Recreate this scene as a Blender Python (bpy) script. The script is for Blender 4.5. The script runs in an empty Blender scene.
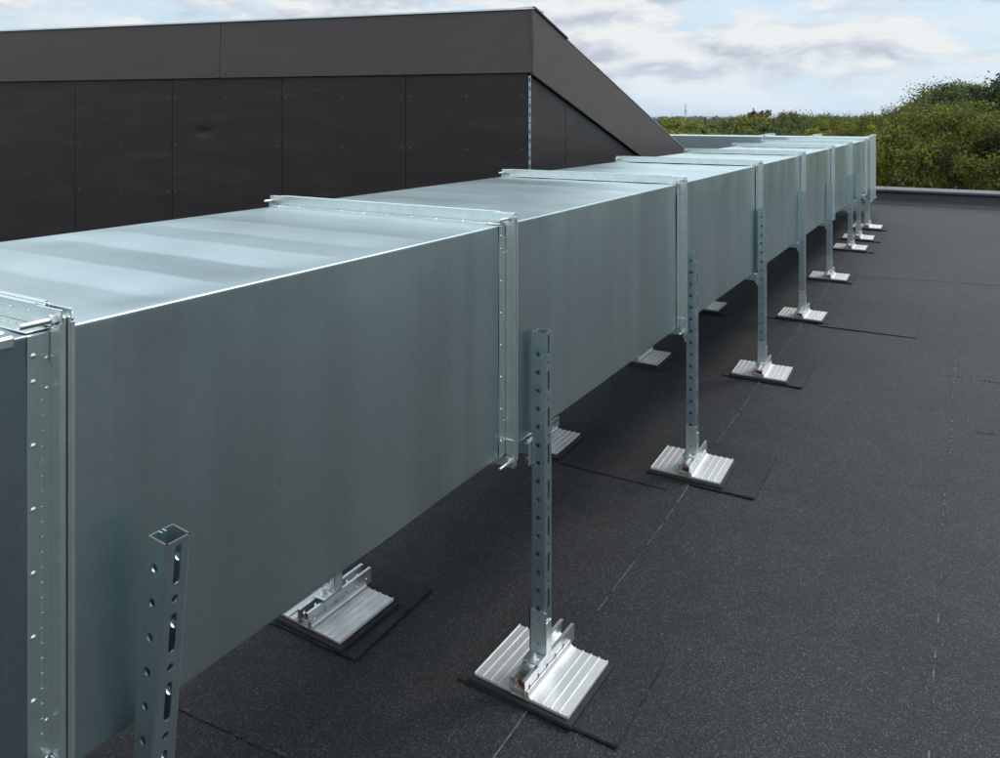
import bpy, math, random
import numpy as np
from mathutils import Vector, Matrix
R = math.radians
random.seed(7)
rng = np.random.default_rng(11)
sc = bpy.context.scene
COL = sc.collection
CAMZ = 1.60
TH = math.atan(470/790)
CT, ST = math.cos(TH), math.sin(TH)

def zr(y):                      # height of the roof surface (falls towards the camera end)
    if y < 0: return 0.022*y
    if y < 9: return 0.022*y + 0.00115*y*y
    return 0.29115 + 0.0427*(y-9)
def ray(px, d):                 # plan position seen at pixel column px of the 1000 px photo at depth d
    k = (px-500)/790
    return d*(k*CT-ST), d*(k*ST+CT)

# ------------------------------------------------------------------ node helpers
class N:
    def __init__(s, name):
        s.m = bpy.data.materials.new(name); s.m.use_nodes = True
        s.t = s.m.node_tree; s.b = s.t.nodes['Principled BSDF']
    def n(s, typ, **kw):
        nd = s.t.nodes.new(typ)
        for k, v in kw.items():
            if k.startswith('i_'):
                key = k[2:]
                key = int(key) if key.isdigit() else key.replace('_', ' ')
                nd.inputs[key].default_value = v
            else: setattr(nd, k, v)
        return nd
    def l(s, a, b): s.t.links.new(a, b)
    def coords(s, scale=(1,1,1), kind='Object'):
        tc = s.n('ShaderNodeTexCoord'); mp = s.n('ShaderNodeMapping')
        mp.inputs['Scale'].default_value = scale
        s.l(tc.outputs[kind], mp.inputs['Vector']); return mp.outputs['Vector']
    def noise(s, vec, scale, detail=3, rough=.55, dist=0):
        nd = s.n('ShaderNodeTexNoise'); nd.inputs['Scale'].default_value = scale
        nd.inputs['Detail'].default_value = detail; nd.inputs['Roughness'].default_value = rough
        nd.inputs['Distortion'].default_value = dist
        s.l(vec, nd.inputs['Vector']); return nd.outputs['Fac']
    def ramp(s, fac, stops, interp='LINEAR'):
        nd = s.n('ShaderNodeValToRGB'); nd.color_ramp.interpolation = interp
        el = nd.color_ramp.elements
        while len(el) < len(stops): el.new(.5)
        for e, (p, c) in zip(el, stops):
            e.position = p
            e.color = (c, c, c, 1) if isinstance(c, (int, float)) else (*c, 1)
        s.l(fac, nd.inputs['Fac']); return nd.outputs['Color']
    def mix(s, f, a, b, mode='MIX'):
        nd = s.n('ShaderNodeMix', data_type='RGBA', blend_type=mode)
        if isinstance(f, (int, float)): nd.inputs[0].default_value = f
        else: s.l(f, nd.inputs[0])
        for i, c in ((6, a), (7, b)):
            if isinstance(c, tuple): nd.inputs[i].default_value = (*c, 1)
            else: s.l(c, nd.inputs[i])
        return nd.outputs[2]
    def math(s, op, a, b=0.0):
        nd = s.n('ShaderNodeMath', operation=op)
        for i, c in ((0, a), (1, b)):
            if isinstance(c, (int, float)): nd.inputs[i].default_value = c
            else: s.l(c, nd.inputs[i])
        return nd.outputs[0]
    def bump(s, h, strength, dist=.01):
        nd = s.n('ShaderNodeBump'); nd.inputs['Strength'].default_value = strength
        nd.inputs['Distance'].default_value = dist
        s.l(h, nd.inputs['Height']); s.l(nd.outputs[0], s.b.inputs['Normal'])
    def set(s, **kw):
        for k, v in kw.items():
            k = k.replace('_', ' ')
            if isinstance(v, tuple): s.b.inputs[k].default_value = (*v, 1)
            elif isinstance(v, (int, float)): s.b.inputs[k].default_value = v
            else: s.l(v, s.b.inputs[k])
        return s

def galv(name, c0, c1, r0, r1, streak=(1, 14, 1.2), metal=1.0):
    m = N(name)
    v = m.coords(streak); w = m.coords()
    band = m.noise(v, 1.0, 2.5, .5, 0)
    band = m.ramp(band, [(.25, 0.), (.75, 1.)])
    blot = m.noise(w, 5.5, 2.5, .5, 0)
    sp = m.ramp(m.noise(m.coords((1, 1, .6)), 75, 3, .6), [(.3, 0.), (.7, 1.)])
    f = m.mix(.38, band, m.ramp(blot, [(.25, 0.), (.8, 1.)]))
    f2 = m.mix(.45, f, sp)
    col = m.mix(f2, c0, c1)
    # fine scratches and white-rust specks
    sv = m.coords((1, .55, 1)); scr = m.ramp(m.noise(sv, 1.7, 3, .5, 0), [(.50, 0.), (.85, 1.)])
    col = m.mix(m.math('MULTIPLY', scr, .22), col, (.72, .74, .74))
    # a few long curved handling scratches and chalky scuffs
    sn = m.noise(m.coords((1, .9, 1.3)), 2.6, 1.0, .4, .4)
    line = m.ramp(m.math('ABSOLUTE', m.math('SUBTRACT', sn, .5)), [(0., 1.), (.0016, .8), (.0034, 0.)])
    where = m.ramp(m.noise(w, 3.1, 2, .5), [(.56, 0.), (.66, 1.)])
    col = m.mix(m.math('MULTIPLY', m.math('MULTIPLY', line, where), .28), col, (.80, .84, .84))
    scuff = m.math('MULTIPLY', m.ramp(m.noise(m.coords((1, 9, 26)), 2.2, 4, .6), [(.58, 0.), (.72, 1.)]), m.ramp(m.noise(w, 1.9, 3, .5), [(.52, 0.), (.68, 1.)]))
    col = m.mix(m.math('MULTIPLY', scuff, .28), col, (.74, .79, .79))
    stp = m.n('ShaderNodeTexNoise'); stp.inputs['Scale'].default_value = 1.0; stp.inputs['Detail'].default_value = 1.5
    m.l(m.coords((.0, 2.9, .0)), stp.inputs['Vector'])
    st = m.ramp(stp.outputs['Fac'], [(0, .94), (.42, .94), (.435, .99), (.49, 1.0), (.505, 1.05), (.60, 1.04), (.615, .98)])
    col = m.mix(1.0, col, st, 'MULTIPLY')
    rr = m.ramp(f, [(0., r0), (1., r1)])
    m.set(Base_Color=col, Roughness=rr, Metallic=metal)
    m.bump(m.noise(w, 3.5, 2, .5), .035, .03)
    return m.m

def smallmetal(name, c, rough, metal=1.0, var=.25, scale=30):
    m = N(name); w = m.coords()
    f = m.ramp(m.noise(w, scale, 4, .6), [(.3, 0.), (.7, 1.)])
    d = tuple(x*(1-var) for x in c)
    m.set(Base_Color=m.mix(f, d, c), Roughness=m.ramp(f, [(0., rough+.1), (1., rough)]), Metallic=metal)
    return m.m

M = {}
M['side'] = galv('galvanised_duct', (.47, .595, .608), (.56, .680, .688), .285, .35, streak=(1, 5, .35))
M['side_old'] = galv('galvanised_duct_blue', (.27, .355, .41), (.39, .48, .53), .285, .36)
M['flange'] = smallmetal('galvanised_flange', (.78, .85, .83), .34, 1, .12)
M['gasket'] = smallmetal('gasket', (.05, .05, .05), .8, 0)
M['bolt'] = smallmetal('zinc_bolt', (.78, .82, .82), .285)
M['post'] = smallmetal('galvanised_channel', (.50, .62, .66), .34, 1, .12, 22)
M['sleeve'] = smallmetal('bright_bracket', (.72, .77, .78), .40, 1, .2, 25)
M['alu'] = smallmetal('cast_aluminium', (.68, .69, .69), .42, .6, .16, 14)
M['rubber'] = smallmetal('black_rubber', (.018, .018, .019), .75, 0, .3)
M['red'] = smallmetal('red_plastic', (.16, .015, .015), .5, 0)
M['cut'] = smallmetal('dull_cut_end', (.20, .185, .15), .6, .4)
M['edge'] = smallmetal('cut_edge_zinc', (.45, .42, .33), .5, 1)

def cladding(name, c, rough):
    m = N(name); w = m.coords()
    f = m.noise(w, 2.2, 5, .6, .5)
    dust = m.ramp(m.noise(m.coords((1.2, 1.2, 5)), 1.6, 5, .65, .7), [(.48, 0.), (.75, 1.)])
    col = m.mix(f, tuple(x*.86 for x in c), tuple(x*1.12 for x in c))
    col = m.mix(m.math('MULTIPLY', dust, .10), col, (.16, .15, .14))
    m.set(Base_Color=col, Roughness=m.ramp(f, [(.3, rough), (.7, rough+.1)]), Specular_IOR_Level=.42)
    m.bump(m.noise(w, 1.3, 2, .4), .12, .02)
    return m.m
M['clad'] = cladding('brown_black_cladding', (.0150, .0108, .0110), .44)
M['fascia'] = cladding('dark_brown_fascia', (.061, .0485, .0475), .42)
M['screw'] = smallmetal('painted_screw', (.075, .07, .07), .35, .0)
M['coping'] = cladding('coping_metal', (.05, .05, .055), .35)
M['dark'] = smallmetal('shadow_gap_membrane', (.01, .01, .01), .9, 0)

def felt(name, base, seamlines=True):
    m = N(name); w = m.coords()
    # mineral granules
    v1 = m.n('ShaderNodeTexVoronoi'); v1.inputs['Scale'].default_value = 330; m.l(w, v1.inputs['Vector'])
    g = m.ramp(v1.outputs['Color'], [(.0, .40), (.55, .8), (.80, 1.9), (1., 5.4)])
    v2 = m.n('ShaderNodeTexVoronoi'); v2.inputs['Scale'].default_value = 170; m.l(w, v2.inputs['Vector'])
    g2 = m.ramp(v2.outputs['Color'], [(.93, 0.), (.98, 1.)])
    near = m.ramp(v2.outputs['Distance'], [(.18, 1.), (.3, 0.)])
    spark = m.math('MULTIPLY', g2, near)
    big = m.ramp(m.noise(w, .9, 5, .6, .5), [(.3, 0.), (.7, 1.)])
    mid = m.ramp(m.noise(w, 7, 5, .7, .3), [(.3, .8), (.7, 1.2)])
    warm = m.ramp(m.noise(w, 2.3, 4, .6), [(.42, 0.), (.7, 1.)])
    c = m.mix(big, tuple(x*.80 for x in base), tuple(x*1.18 for x in base))
    c = m.mix(m.math('MULTIPLY', warm, .3), c, (base[0]*1.20, base[1]*1.03, base[2]*1.0))
    c = m.mix(1.0, c, g, 'MULTIPLY'); c = m.mix(1.0, c, mid, 'MULTIPLY')
    c = m.mix(m.math('MULTIPLY', spark, .8), c, (.32, .32, .30))
    m.set(Base_Color=c, Roughness=.72, Specular_IOR_Level=.32)
    hb = m.n('ShaderNodeTexNoise'); hb.inputs['Scale'].default_value = 190; hb.inputs['Detail'].default_value = 3
    m.l(w, hb.inputs['Vector'])
    m.bump(hb.outputs['Fac'], .55, .004)
    return m.m
M['felt'] = felt('mineral_felt', (.0195, .0212, .0230))
M['patch'] = felt('mineral_felt_patch', (.0175, .0190, .0208))
M['lap'] = smallmetal('bitumen_bead', (.012, .012, .012), .55, 0)
M['grit'] = smallmetal('grit_line', (.13, .12, .11), .9, 0, .5, 60)

# ------------------------------------------------------------------ mesh builder
class MB:
    def __init__(s): s.v = []; s.f = []; s.sm = []
    def add(s, vs, fs, smooth=False):
        o = len(s.v); s.v += [tuple(v) for v in vs]
        s.f += [tuple(i+o for i in f) for f in fs]; s.sm += [smooth]*len(fs)
    def box(s, x0, x1, y0, y1, z0, z1, T=None):
        vs = [(x, y, z) for z in (z0, z1) for y in (y0, y1) for x in (x0, x1)]
        if T is not None: vs = [tuple(T @ Vector(v)) for v in vs]
        s.add(vs, [(0,2,3,1), (4,5,7,6), (0,1,5,4), (2,6,7,3), (0,4,6,2), (1,3,7,5)])
    def bev(s, x0, x1, y0, y1, z0, z1, b, T=None):     # box with chamfered edges
        P = []; idx = {}
        for sx in (0, 1):
            for sy in (0, 1):
                for sz in (0, 1):
                    X = (x0, x1)[sx]; Y = (y0, y1)[sy]; Z = (z0, z1)[sz]
                    ix = b if sx == 0 else -b; iy = b if sy == 0 else -b; iz = b if sz == 0 else -b
                    for a, p in enumerate(((X, Y+iy, Z+iz), (X+ix, Y, Z+iz), (X+ix, Y+iy, Z))):
                        idx[(sx, sy, sz, a)] = len(P); P.append(p)
        F = []
        g = lambda a, *l: tuple(idx[(*q, a)] for q in l)
        F.append(g(0, (0,0,0), (0,0,1), (0,1,1), (0,1,0))); F.append(g(0, (1,0,0), (1,1,0), (1,1,1), (1,0,1)))
        F.append(g(1, (0,0,0), (1,0,0), (1,0,1), (0,0,1))); F.append(g(1, (0,1,0), (0,1,1), (1,1,1), (1,1,0)))
        F.append(g(2, (0,0,0), (0,1,0), (1,1,0), (1,0,0))); F.append(g(2, (0,0,1), (1,0,1), (1,1,1), (0,1,1)))
        for sx in (0, 1):
            for sy in (0, 1): F.append((idx[(sx,sy,0,0)], idx[(sx,sy,1,0)], idx[(sx,sy,1,1)], idx[(sx,sy,0,1)]))
        for sx in (0, 1):
            for sz in (0, 1): F.append((idx[(sx,0,sz,0)], idx[(sx,1,sz,0)], idx[(sx,1,sz,2)], idx[(sx,0,sz,2)]))
        for sy in (0, 1):
            for sz in (0, 1): F.append((idx[(0,sy,sz,1)], idx[(1,sy,sz,1)], idx[(1,sy,sz,2)], idx[(0,sy,sz,2)]))
        for sx in (0, 1):
            for sy in (0, 1):
                for sz in (0, 1): F.append(tuple(idx[(sx,sy,sz,a)] for a in range(3)))
        if T is not None: P = [tuple(T @ Vector(v)) for v in P]
        s.add(P, F)
    def cyl(s, p, q, r, n=12, r2=None, cap=True):
        p = Vector(p); q = Vector(q); r2 = r if r2 is None else r2
        d = (q-p).normalized(); a = d.orthogonal().normalized(); b = d.cross(a)
        vs = []
        for c, rr in ((p, r), (q, r2)):
            for i in range(n):
                t = 2*math.pi*i/n; vs.append(c+(a*math.cos(t)+b*math.sin(t))*rr)
        s.add(vs, [(i, (i+1) % n, n+(i+1) % n, n+i) for i in range(n)], n > 6)
        if cap: s.add(vs, [tuple(range(n-1, -1, -1)), tuple(range(n, 2*n))])
    def dome(s, c, nrm, r, h=.5, n=8):
        c = Vector(c); d = Vector(nrm).normalized(); a = d.orthogonal().normalized(); b = d.cross(a)
        vs = []
        for k, (rr, hh) in enumerate(((1, 0), (.75, .7), (0, 1))):
            if rr == 0: vs.append(c+d*r*h); continue
            for i in range(n):
                t = 2*math.pi*i/n; vs.append(c+(a*math.cos(t)+b*math.sin(t))*r*rr+d*r*h*hh)
        fs = [(i, (i+1) % n, n+(i+1) % n, n+i) for i in range(n)]+[(n+i, n+(i+1) % n, 2*n) for i in range(n)]
        s.add(vs, fs, True)
    def build(s, name, mat, parent=None, recalc=True, origin=None):
        me = bpy.data.meshes.new(name)
        vs = s.v
        if origin is not None: vs = [(v[0]-origin[0], v[1]-origin[1], v[2]-origin[2]) for v in vs]
        me.from_pydata(vs, [], s.f); me.update()
        me.polygons.foreach_set('use_smooth', s.sm)
        if recalc:
            import bmesh
            bm = bmesh.new(); bm.from_mesh(me); bmesh.ops.recalc_face_normals(bm, faces=bm.faces); bm.to_mesh(me); bm.free()
        me.materials.append(mat)
        o = bpy.data.objects.new(name, me); COL.objects.link(o)
        if origin is not None: o.location = origin
        if parent is not None: o.parent = parent
        return o

def empty(name, loc, label, cat, group=None):
    o = bpy.data.objects.new(name, None); COL.objects.link(o); o.location = loc
    o.empty_display_size = .1
    o['label'] = label; o['category'] = cat
    if group: o['group'] = group
    return o
def tag(o, label, cat, group=None, kind=None):
    o['label'] = label; o['category'] = cat
    if group: o['group'] = group
    if kind: o['kind'] = kind
def structure(o): o['kind'] = 'structure'; return o
def attach(part, root):           # keep world placement under an unrotated root
    part.parent = root; part.location = Vector(part.location)-Vector(root.location) if root.parent is None else part.location
    return part

# ================================================================== DUCT
XF, WD = -1.055, .835
XL = XF-WD
ZT, ZB = CAMZ-.2856, CAMZ-.8906
FY = [.603, 1.80, 3.253, 4.669, 6.05, 7.49, 8.70, 10.07]
FP = .033                       # flange projection

def ring_loop(x0, x1, z0, z1, r, n_side, c_seg=3):
    """points round the section: list of (x, z, nx, nz, window)"""
    pts = []
    def side(ax, az, bx, bz, nx, nz):
        ts = [0, .006, .03, .07, .13]+[.13+.74*i/n_side for i in range(1, n_side)]+[.87, .93, .97, .994, 1]
        for t in ts:
            w = min(1, max(0, (min(t, 1-t)-.012)/.11)); w = w*w*(3-2*w)
            pts.append((ax+(bx-ax)*t, az+(bz-az)*t, nx, nz, w, t))
    def corner(cx, cz, a0):
        for i in range(1, c_seg):
            a = a0-(math.pi/2)*i/c_seg
            pts.append((cx+r*math.cos(a), cz+r*math.sin(a), math.cos(a), math.sin(a), 0, 0))
    side(x0+r, z1, x1-r, z1, 0, 1); corner(x1-r, z1-r, math.pi/2)
    side(x1, z1-r, x1, z0+r, 1, 0); corner(x1-r, z0+r, 0)
    side(x1-r, z0, x0+r, z0, 0, -1); corner(x0+r, z0+r, -math.pi/2)
    side(x0, z0+r, x0, z1-r, -1, 0); corner(x0+r, z1-r, math.pi)
    return pts

def duct_box(x0, x1, y0, y1, z0, z1, seed, axis='y', amp=1.0, caps=(False, False)):
    rr = random.Random(seed)
    L = y1-y0
    pts = ring_loop(x0, x1, z0, z1, .0026, 14)
    nb = max(4, int(round(L/.155)))
    hs = [0]
    for i in range(nb): hs.append((1 if i % 2 else -1)*rr.uniform(.45, 1.0))
    hs.append(0)
    brk = [0.04]+[.04+(L-.08)*(i+rr.uniform(-.17, .17))/nb for i in range(1, nb)]+[L-.04]
    brk = [0]+brk+[L]; 
    prof = [0]; hh = 0
    def h(y):                              # smooth zig-zag of stiffening creases
        for i in range(len(brk)-1):
            if y <= brk[i+1]:
                t = (y-brk[i])/(brk[i+1]-brk[i]+1e-9)
                a = (1 if i % 2 else -1)*vals[i]; b = -(1 if i % 2 else -1)*vals[i+1]
                return a+(b-a)*t
        return 0
    vals = [0, 0]+[rr.uniform(.5, 1.0) for _ in range(len(brk)-3)]+[0, 0]
    ys = set([0, L])
    for b in brk:
        for e in (-.009, -.004, 0, .004, .009):
            if 0 < b+e < L: ys.add(b+e)
    for i in range(int(L/.04)): ys.add(i*.04+.013)
    ys = sorted(y for y in ys if 0 <= y <= L)
    mb = MB(); n = len(pts); vs = []
    for y in ys:
        hv = (h(max(0, y-.003))+h(y)+h(min(L, y+.003)))/3
        for (x, z, nx, nz, w, t) in pts:
            if nz > .5: d = hv*.0036*w*amp+.0015*w*math.sin(3.1*y+seed)+.0008*w*math.sin(9.3*y+4*t*seed)
            elif nx > .5: d = hv*.0019*w*amp+.0010*w*math.sin(4*y+5*t+seed)
            else: d = hv*.0015*w*amp
            vs.append((x+nx*d, y0+y, z+nz*d))
    fs = []
    for j in range(len(ys)-1):
        for i in range(n):
            fs.append((j*n+i, j*n+(i+1) % n, (j+1)*n+(i+1) % n, (j+1)*n+i))
    mb.add(vs, fs, True)
    if caps[0]: mb.add(vs[:n], [tuple(range(n))])
    if caps[1]: mb.add(vs[-n:], [tuple(range(n-1, -1, -1))])
    return mb

def flange_mb(x0, x1, z0, z1, yf, s, detail=True):
    """one angle-frame: legs lie on the sheet on side s (-1 near, +1 far) of the joint plane yf"""
    mb = MB(); t = .0022; e = .0012
    ya, yb = sorted((yf+s*.0030, yf+s*(.0350 if s < 0 else .016)))
    # legs on the sheet
    mb.bev(x1+.0002+e, x1+e+t, ya, yb, z0+.001, z1-.001, .0006)
    mb.bev(x0-e-t, x0-e-.0002, ya, yb, z0+.001, z1-.001, .0006)
    mb.bev(x0+.002, x1-.002, ya, yb, z1+e+.0002, z1+e+t, .0006)
    mb.bev(x0+.002, x1-.002, ya, yb, z0-e-t, z0-e-.0002, .0006)
    # outward legs, butted ring
    y2, y3 = sorted((yf+s*.0016, yf+s*.0044))
    P = FP
    mb.bev(x1+e+t+.0003, x1+P, y2, y3, z0-P+.012, z1+P-.012, .0006)
    mb.bev(x0-P, x0-e-t-.0003, y2, y3, z0-P+.012, z1+P-.012, .0006)
    mb.bev(x0+.014, x1-.014, y2, y3, z1+e+t+.0003, z1+P, .0006)
    mb.bev(x0+.014, x1-.014, y2, y3, z0-P, z0-e-t-.0003, .0006)
    # outer return lips
    y4, y5 = sorted((yf+s*.0046, yf+s*.0105))
    mb.box(x1+P-.0018, x1+P, y4, y5, z0-P+.02, z1+P-.02); mb.box(x0-P, x0-P+.0018, y4, y5, z0-P+.02, z1+P-.02)
    mb.box(x0+.03, x1-.03, y4, y5, z1+P-.0018, z1+P); mb.box(x0+.03, x1-.03, y4, y5, z0-P, z0-P+.0018)
    # corner plates with stamped ears
    y6, y7 = sorted((yf+s*.0048, yf+s*.0072))
    for cx, sx in ((x1, 1), (x0, -1)):
        for cz, sz in ((z1, 1), (z0, -1)):
            xa, xb = sorted((cx-sx*.042, cx+sx*(P-.002))); za, zb = sorted((cz+sz*.006, cz+sz*(P-.002)))
            mb.bev(xa, xb, y6, y7, za, zb, .0007)
            xa, xb = sorted((cx+sx*.006, cx+sx*(P-.002))); za, zb = sorted((cz-sz*.042, cz+sz*.0055))
            mb.bev(xa, xb, y6, y7, za, zb, .0007)
    if detail:
        # stitched bead and rivet heads on the visible faces
        yb_ = yf+s*(.0165 if s < 0 else .0130)
        z = z0+.02
        while z < z1-.03:
            mb.box(x1+e+t, x1+e+t+.0016, yb_-.0012, yb_+.0012, z, z+.016); z += .020
        x = x0+.02
        while x < x1-.03:
            mb.box(x, x+.016, yb_-.0012, yb_+.0012, z1+e+t, z1+e+t+.0016); x += .020
        z = z0+.03; k = 0
        zs = [z1-.028, z1-.062]+[z1-.062-.0835*i for i in range(1, 7)]
        for z in zs:
            if z > z0+.01 and s < 0: mb.dome((x1+e+t, yf+s*.0275, z), (1, 0, 0), .0040, .6)
        for z in ([z1-.035, z1-.075, z0+.09, z0+.04] if s < 0 else []):
            mb.dome((x1+e+t, yf+s*.0105, z), (1, 0, 0), .003, .6)
        for i in range(10):
            x = x1-.03-i*(x1-x0-.06)/9
            if s < 0: mb.dome((x, yf+s*.0275, z1+e+t), (0, 0, 1), .0042, .7)
        for i in (0, 1, 2): 
            mb.dome((x1-.05-.045*i, yf+s*.0046, z1+.020), (0, s, 0), .003, .6)
            mb.dome((x0+.05+.045*i, yf+s*.0046, z1+.020), (0, s, 0), .003, .6)
    return mb

def bolt_mb(x, z, yf, rr):
    mb = MB()
    ln = rr.uniform(.030, .046)
    mb.cyl((x, yf-.012-ln, z), (x, yf+.016, z), .0042, 12)
    mb.cyl((x, yf-.013-ln, z), (x, yf-.012-ln, z), .0030, 12, .0042)
    mb.cyl((x, yf-.0150, z), (x, yf-.0080, z), .0075, 6)
    mb.cyl((x, yf-.0079, z), (x, yf-.0073, z), .0098, 16)
    mb.cyl((x, yf+.0080, z), (x, yf+.0150, z), .0075, 6)
    return mb

duct = empty('ventilation_duct', (XF-WD/2, .596, 0), 'long galvanised rectangular duct running away across the roof on channel posts', 'duct')
def dpart(o): 
    o.parent = duct; o.location = (-duct.location[0], -duct.location[1], -duct.location[2]); return o
ends = [-1.6]+FY+[10.60]
for i in range(len(ends)-1):
    a, b = ends[i], ends[i+1]
    o = duct_box(XL, XF, a+.0005, b-.0005, ZB, ZT, 3+i, caps=(i == 0, i == len(ends)-2)).build('duct_section', M['side_old'] if i == 0 else M['side'])
    if i == 0: o['label'] = 'darker bluish section at the near end'
    dpart(o)
rb = random.Random(5)
for k, y in enumerate(FY):
    for s in (-1, 1):
        f = dpart(flange_mb(XL, XF, ZB, ZT, y, s, True).build('flange', M['flange']))
        if s == -1:
            for cx, sx in ((XF, 1), (XL, -1)):
                for cz, sz in ((ZT, 1), (ZB, -1)):
                    b = bolt_mb(cx+sx*.017, cz+sz*.017, y, rb).build('corner_bolt', M['bolt']); b.parent = f
            g = MB()
            g.box(XF+.002, XF+FP-.004, y-.0015, y+.0015, ZB-.01, ZT+.01); g.box(XL-FP+.004, XL-.002, y-.0015, y+.0015, ZB-.01, ZT+.01)
            g.box(XL+.01, XF-.01, y-.0015, y+.0015, ZT+.002, ZT+FP-.004); g.box(XL+.01, XF-.01, y-.0015, y+.0015, ZB-FP+.004, ZB-.002)
            o = g.build('gasket', M['gasket']); o.parent = f
# raised edge trim on the near section
mb = MB()
mb.bev(XF-.004, XF+.005, -1.55, .552, ZT-.012, ZT+.0045, .003)
mb.bev(XF-.030, XF-.010, -1.55, .548, ZT+.003, ZT+.009, .0025)
dpart(mb.build('edge_trim', M['flange']))

# transverse duct at the far end
TY0, TY1, TZ0, TZ1, TX1, TX0 = 10.605, 11.20, CAMZ-1.03, CAMZ-.268, -1.047, -7.4
cd = empty('crossing_duct', (-4.2, 11.0, 0), 'taller galvanised duct crossing behind the far end of the long duct', 'duct')
def cpart(o): o.parent = cd; o.location = (-cd.location[0], -cd.location[1], -cd.location[2]); return o
RT = Matrix.Rotation(math.pi/2, 4, 'Z')
def turned(mb):                 # built along y, then laid along x
    mb.v = [(v[1], v[0], v[2]) for v in mb.v]; mb.f = [tuple(reversed(f)) for f in mb.f]; return mb
tj = [TX0, -5.35, -3.9, -2.30, -1.70, TX1]
for i in range(5):
    cpart(turned(duct_box(TY0, TY1, tj[i], tj[i+1], TZ0, TZ1, 30+i, caps=(i == 0, i == 4))).build('duct_section', M['side']))
for i, x in enumerate(tj[1:]):
    for s in ((-1, 1) if i < 4 else (-1,)):
        f = cpart(turned(flange_mb(TY0, TY1, TZ0, TZ1, x, s, False)).build('flange', M['flange']))
        if s == -1:
            for cy, sy in ((TY0, -1), (TY1, 1)):
                for cz, sz in ((TZ1, 1), (TZ0, -1)):
                    turned(bolt_mb(cy+sy*.017, cz+sz*.017, x, rb)).build('corner_bolt', M['bolt'], f)
mb = MB(); mb.bev(TX1+.0005, TX1+.004, TY0-.030, TY1+.030, TZ0-.030, TZ1+.030, .0008); cpart(mb.build('end_cap', M['flange']))

# ================================================================== CHANNEL POSTS
def cell(mb, T, u0, u1, v0, v1, hole, t):
    """rectangular plate cell in plane (u,v) with a hole; T maps (u, depth, v) to world; hole=(halfw, halfh) stadium or None"""
    cu, cv = (u0+u1)/2, (v0+v1)/2; hu, hv = (u1-u0)/2, (v1-v0)/2
    if hole is None:
        vs = [(u0,0,v0),(u1,0,v0),(u1,0,v1),(u0,0,v1),(u0,t,v0),(u1,t,v0),(u1,t,v1),(u0,t,v1)]
        mb.add([T(*p) for p in vs], [(0,1,2,3), (7,6,5,4)]); return
    r, hl = hole
    ang = [2*math.pi*i/16+.01 for i in range(16)]
    ca = math.atan2(hv, hu); ang += [ca, math.pi-ca, math.pi+ca, 2*math.pi-ca]; 
    if hl > r:
        sa = math.atan2(hl-r, r); ang += [sa, math.pi-sa, math.pi+sa, 2*math.pi-sa, math.atan2(hl-.3*r, .7*r), math.pi-math.atan2(hl-.3*r, .7*r), math.pi+math.atan2(hl-.3*r, .7*r), 2*math.pi-math.atan2(hl-.3*r, .7*r)]
    ang = sorted(ang); n = len(ang); inn = []; out = []
    for a in ang:
        c, s = math.cos(a), math.sin(a)
        k = min(hu/abs(c) if abs(c) > 1e-9 else 1e9, hv/abs(s) if abs(s) > 1e-9 else 1e9)
        out.append((cu+c*k, cv+s*k))
        if hl <= r: q = r
        else:
            q = r/abs(c) if abs(c) > 1e-9 else 1e9
            if q*abs(s) > hl-r:
                h0 = hl-r; b = abs(s)*h0; q = b+math.sqrt(max(0, b*b-h0*h0+r*r))
        inn.append((cu+c*q, cv+s*q))
    vs = [T(u, 0, v) for u, v in out]+[T(u, 0, v) for u, v in inn]+[T(u, t, v) for u, v in out]+[T(u, t, v) for u, v in inn]
    fs = []
    for i in range(n):
        j = (i+1) % n
        fs += [(i, j, n+j, n+i), (2*n+j, 2*n+i, 3*n+i, 3*n+j), (n+i, n+j, 3*n+j, 3*n+i)]
    mb.add(vs, fs)

S = .0205; TK = .0028
def channel_mb(length, holes=True):
    """strut channel standing on z=0: flanges face -y/+y (round holes), web faces +x (slots), open side -x with lips"""
    mb = MB()
    Tf = lambda u, d, v: (u, -S+d, v); Tb = lambda u, d, v: (u, S-d, v); Tw = lambda u, d, v: (S-d, u, v)
    r = .004
    n = int(length/.05); rem = length-n*.05
    for T in (Tf, Tb):
        cell(mb, T, -S, S-r, length-rem, length, None, TK) if rem > .001 else None
        for i in range(n):
            cell(mb, T, -S, S-r, length-rem-(i+1)*.05, length-rem-i*.05, (.0066, .0066), TK)
    z = length
    first = True
    while z > 1e-4:
        h = min(.07, z)
        cell(mb, Tw, -S+r, S-r, z-h, z, (.0056, .029) if h > .065 else None, TK); z -= h
        if z > 1e-4:
            h = min(.03, z); cell(mb, Tw, -S+r, S-r, z-h, z, (.0054, .0054) if h > .025 else None, TK); z -= h
    # rounded web corners
    for sy in (-1, 1):
        A = [(S-r+r*math.sin(a), sy*(S-r+r*math.cos(a))) for a in (0, math.pi/8, math.pi/4, 3*math.pi/8, math.pi/2)]
        vs = []
        for z in (0, length):
            vs += [(x, y, z) for x, y in A]+[(S-r+(x-S+r)*.3, sy*(S-r+(abs(y)-S+r)*.3), z) for x, y in A]
        m = 5
        mb.add(vs, [(i, i+1, 2*m+i+1, 2*m+i) for i in range(m-1)], True)
        mb.add(vs, [(m+i, m+i+1, 3*m+i+1, 3*m+i) for i in range(m-1)], True)
    # lips on the open side, plus inturned tips
    for sy in (-1, 1):
        y0, y1 = sorted((sy*(S-TK), sy*(S-.0165)))
        mb.box(-S, -S+TK, y0, y1, 0, length)
        y0, y1 = sorted((sy*(S-.0165), sy*(S-.0165-.0015)))
        mb.box(-S, -S+.0085, y0, y1, 0, length)
    # top edge thickness
    return mb
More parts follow.
